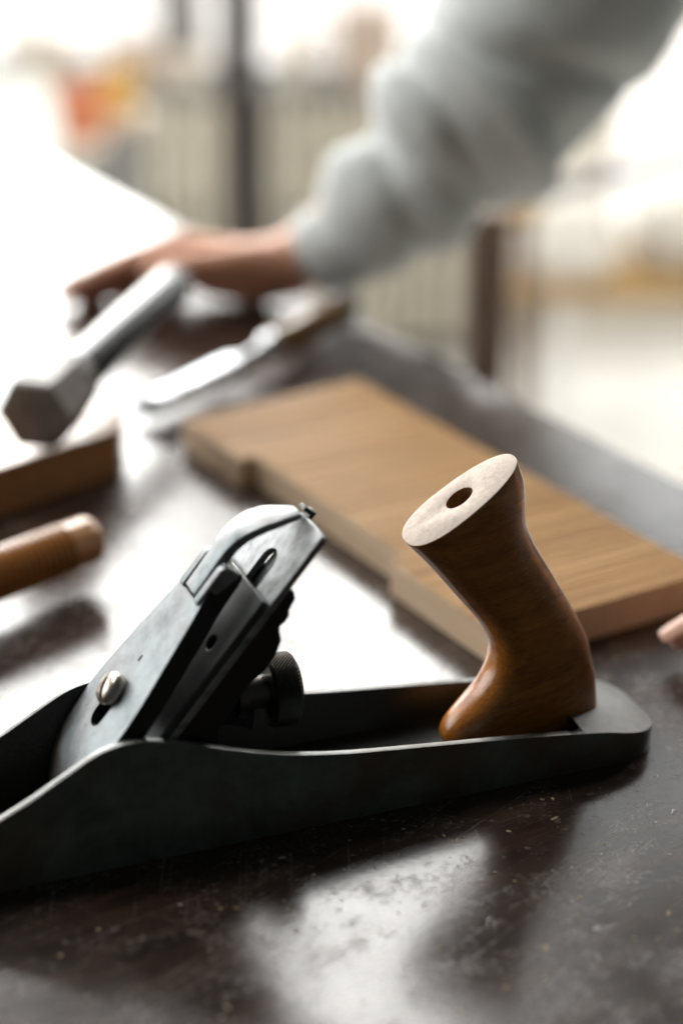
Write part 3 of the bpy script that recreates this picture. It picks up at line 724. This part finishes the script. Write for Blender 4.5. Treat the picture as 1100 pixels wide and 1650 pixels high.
def make_hand(wrist, fdir, up, elbow, curl=(8, 14, 12), spread=4, thumb_side=1, s=1.0, shoulder=None, ext=None, fat=1.0):
    'a hand lying from wrist along fdir, back of the hand towards up; returns chains and fingertips'
    f = fdir.normalized(); n = (up-f*up.dot(f)).normalized(); r = f.cross(n)*thumb_side      # r points to the thumb
    ch = []; tips = []
    for k, (off_, ml, seg, rad) in enumerate(((.030, .092, (.044, .026, .022), .0092), (.010, .096, (.048, .030, .024), .0095), (-.010, .090, (.044, .028, .023), .0090), (-.028, .080, (.034, .021, .020), .0080))):
        base = wrist+r*off_*.45*s; kn_ = wrist+f*ml*s+r*off_*s
        ang = R((off_/.03)*spread); d = (f*math.cos(ang)+r*math.sin(ang)); pitch = 0; p = kn_; c = [(base, .014*s), (base.lerp(kn_, .5)-n*.004*s, .014*s), (kn_, .0118*s)]
        for j, L_ in enumerate(seg):
            pitch += R(curl[j]*(3 if ext is not None and k != ext else 1)); q = d*math.cos(pitch)-n*math.sin(pitch); p = p+q*L_*s; rr = rad*fat*(1-.09*(j+1))*s; c.append((p-q*L_*.5*s, rr*1.04)); c.append((p, rr))
        tips.append((p, q, n*math.cos(pitch)+d*math.sin(pitch), rr)); ch.append(c)
    tb_ = wrist+r*.018*s+f*.012*s-n*.006*s; t1 = wrist+r*.043*s+f*.045*s-n*.016*s; t2 = wrist+r*.050*s+f*.080*s-n*.024*s; t3 = wrist+r*.043*s+f*.106*s-n*.028*s
    ch.append([(tb_, .017*s), (tb_.lerp(t1, .5), .0165*s), (t1, .0125*s), (t2, .0108*s), (t3, .0088*s)])
    ch.append([(wrist+r*.012*s, .019*s), (wrist+f*.05*s+r*.014*s-n*.005*s, .016*s)]); ch.append([(wrist-r*.012*s, .019*s), (wrist+f*.05*s-r*.016*s-n*.007*s, .016*s)])
    for sd in (-.018, .016): ch.append([(wrist+r*sd*.6*s-n*.004*s, .022*s), (wrist+f*.035*s+r*sd*s-n*.012*s, .022*s), (wrist+f*.075*s+r*sd*1.1*s-n*.010*s, .017*s)])
    arm = [(wrist+r*.0, .0265*s), (wrist.lerp(elbow, .12), .025*s), (wrist.lerp(elbow, .6), .030*s), (elbow, .031*s)]
    if shoulder: arm += [(elbow.lerp(shoulder, .5), .038*s), (shoulder, .044*s)]
    ch.append(arm)
    return ch, tips
def add_nails(tips, parent, s=1.0):
    for p, q, n, rr in tips:
        a = q.cross(n).normalized(); v = []; fs = []
        for i in range(5):
            l = (-.6+1.3*i/4)*.011*s
            for k in range(5):
                y = -1+2*k/4; wdt = rr*.72*(1 if i < 4 else .75)
                v.append(p+q*l+a*y*wdt+n*(rr*(.99-.28*y*y)+.0006))
        for i in range(4):
            for k in range(4): fs.append((i*5+k, i*5+k+1, i*5+k+6, i*5+k+5))
        o = link('fingernail', mesh('fingernail', v, fs), M['nail'], parent, angle=80)
def sleeve(name, sp, parent, folds, seg=64, n=14, wob=.006):
    'sp: (x, y, z, radius)'
    pts = crom(sp, n); N = len(pts); v = []; fs = []
    ref = (CAM-Vector(pts[N//2][:3])).normalized()
    def ring(i, dr):
        p = Vector(pts[i][:3]); d = (Vector(pts[min(i+1, N-1)][:3])-Vector(pts[max(i-1, 0)][:3])).normalized()
        s = (ref-d*ref.dot(d)).normalized(); t = d.cross(s); T = i/(N-1)
        for k in range(seg):
            th = 2*math.pi*k/seg; r = pts[i][3]+dr
            if dr >= 0:
                for (t0, sg, amp, ph, skew, pw) in folds:
                    x = (T-t0-skew*math.sin(th-ph))/sg; r += amp*math.exp(-x*x)*(.5+.5*math.cos(th-ph))**pw
                q = p+s*math.cos(th)*r+t*math.sin(th)*r
                r += wob*noise.noise(q*17)+wob*.5*noise.noise(q*43)
            v.append(p+s*math.cos(th)*r+t*math.sin(th)*r)
    for i in range(N): ring(i, 0)
    for i in (0, 1, 2, 3): ring(i, -.004)         # the turned-in cuff opening
    for i in range(N-1):
        for k in range(seg): fs.append((i*seg+k, i*seg+(k+1) % seg, (i+1)*seg+(k+1) % seg, (i+1)*seg+k))
    b = N*seg
    for k in range(seg): fs.append((k, (k+1) % seg, b+(k+1) % seg, b+k))
    for i in range(3):
        for k in range(seg): fs.append((b+i*seg+k, b+i*seg+(k+1) % seg, b+(i+1)*seg+(k+1) % seg, b+(i+1)*seg+k))
    fs.append(tuple((N-1)*seg+k for k in range(seg)))
    return link(name, mesh(name, v, fs), M['sleeve'], parent, angle=180)

# person reaching across the bench
wr = at(470, 422, 1.585); el = at(850, 120, 1.49); sh = at(1090, -230, 1.52); kn0 = at(300, 414, 1.60)
ch_, tips = make_hand(wr, kn0-wr, Vector((-.15, .75, .8)), el, curl=(22, 4, 2), spread=-1.5, thumb_side=-1, s=1.02, shoulder=sh, fat=1.25)
me = skin_mesh('person', ch_)
person = link('person', me, M['skin'], None, angle=180)
tag(person, 'bare hand and grey sweatshirt arm reaching across the bench from upper right', 'person')
add_nails(tips, person, 1.02)
S3 = [(*at(508, 414, 1.583), .035), (*at(536, 398, 1.575), .040), (*at(588, 360, 1.56), .048), (*at(640, 318, 1.55), .057), (*at(700, 262, 1.535), .063), (*at(752, 205, 1.52), .073), (*at(800, 140, 1.51), .082), (*at(850, 70, 1.50), .086), (*at(920, -25, 1.50), .089), (*at(1000, -130, 1.51), .090), (*at(1100, -270, 1.53), .092)]
sleeve('sleeve', S3, person, [(.13, .025, -.006, -1.3, .03, 1), (.24, .06, .013, -1.2, .03, 1), (.36, .03, -.007, -1.2, .05, 1), (.47, .07, .018, -1.2, .04, 1), (.46, .016, -.012, .6, -.07, .6), (.535, .035, .015, .9, -.07, .8),
       (.30, .018, -.008, .5, -.06, .7), (.36, .035, .009, .9, -.06, .8), (.68, .02, -.008, .3, .06, .7), (.75, .05, .010, 2.0, -.05, 1)], wob=.003)
# second hand, only a fingertip shows at the right edge
tip = at(1100, 1024, 1.005)
fd = Vector((-.93, .30, -.22)).normalized(); wr2 = tip-fd*.22+Vector((0, 0, .024))
ch_, tips = make_hand(wr2, fd, Vector((.1, -.2, 1)), wr2+Vector((.22, -.04, .12)), curl=(9, 9, 7), spread=2, thumb_side=1, s=1.25, ext=1)
dlt = tip-tips[1][0]; ch_ = [[(p+dlt, r) for p, r in c] for c in ch_]; tips = [(p+dlt, q, n, r) for p, q, n, r in tips]
me = skin_mesh('person', ch_); p2 = link('person', me, M['skin'], None, angle=180); tag(p2, 'bare fingertip poking in at the right edge beside the oak board end', 'person'); add_nails(tips, p2, 1.25)
w3 = wr2+dlt; e3 = w3+Vector((.24, -.045, .13)); 
sleeve('sleeve', [(*w3.lerp(e3, .15), .036), (*w3.lerp(e3, .3), .044), (*w3.lerp(e3, .6), .054), (*w3.lerp(e3, 1.0), .060), (*(e3+Vector((.05, .0, .10))), .064)], p2, [(.3, .05, .01, 1, .04, 1)])

# ================================================================== crumbs of sawdust and tiny shavings on the bench
rs = random.Random(11); v = []; fs = []
for k in range(280):
    if rs.random() < .75: x, y = rs.gauss(-.14, .16), rs.gauss(-.14, .09)
    else: x, y = rs.uniform(-.42, .15), rs.uniform(-.3, .4)
    if y > -.042 and y < .045 and x < .01: continue
    if y > .06 and x > -.125: continue
    r = min(.0012, abs(rs.gauss(.00025, .0003))+.0002); el = rs.uniform(1, 2.6); a = rs.uniform(0, 6.28); h = r*rs.uniform(.25, .8); i0 = len(v); n_ = 5
    for q in range(n_):
        th = 6.283*q/n_+rs.uniform(-.3, .3); px1, py1 = r*el*math.cos(th), r*math.sin(th)
        v.append(Vector((x+px1*math.cos(a)-py1*math.sin(a), y+px1*math.sin(a)+py1*math.cos(a), .0001)))
    v.append(Vector((x, y, .0001+h)))
    fs += [(i0+q, i0+(q+1) % n_, i0+n_) for q in range(n_)]+[tuple(i0+q for q in range(n_))]
M['dust'] = plain('sawdust', (.40, .31, .22), .9, 0, .35, 300, .1)
o = link('sawdust', mesh('sawdust', v, fs), M['dust'], smooth=False); tag(o, 'fine sawdust crumbs scattered over the dark bench', 'sawdust', kind='stuff')
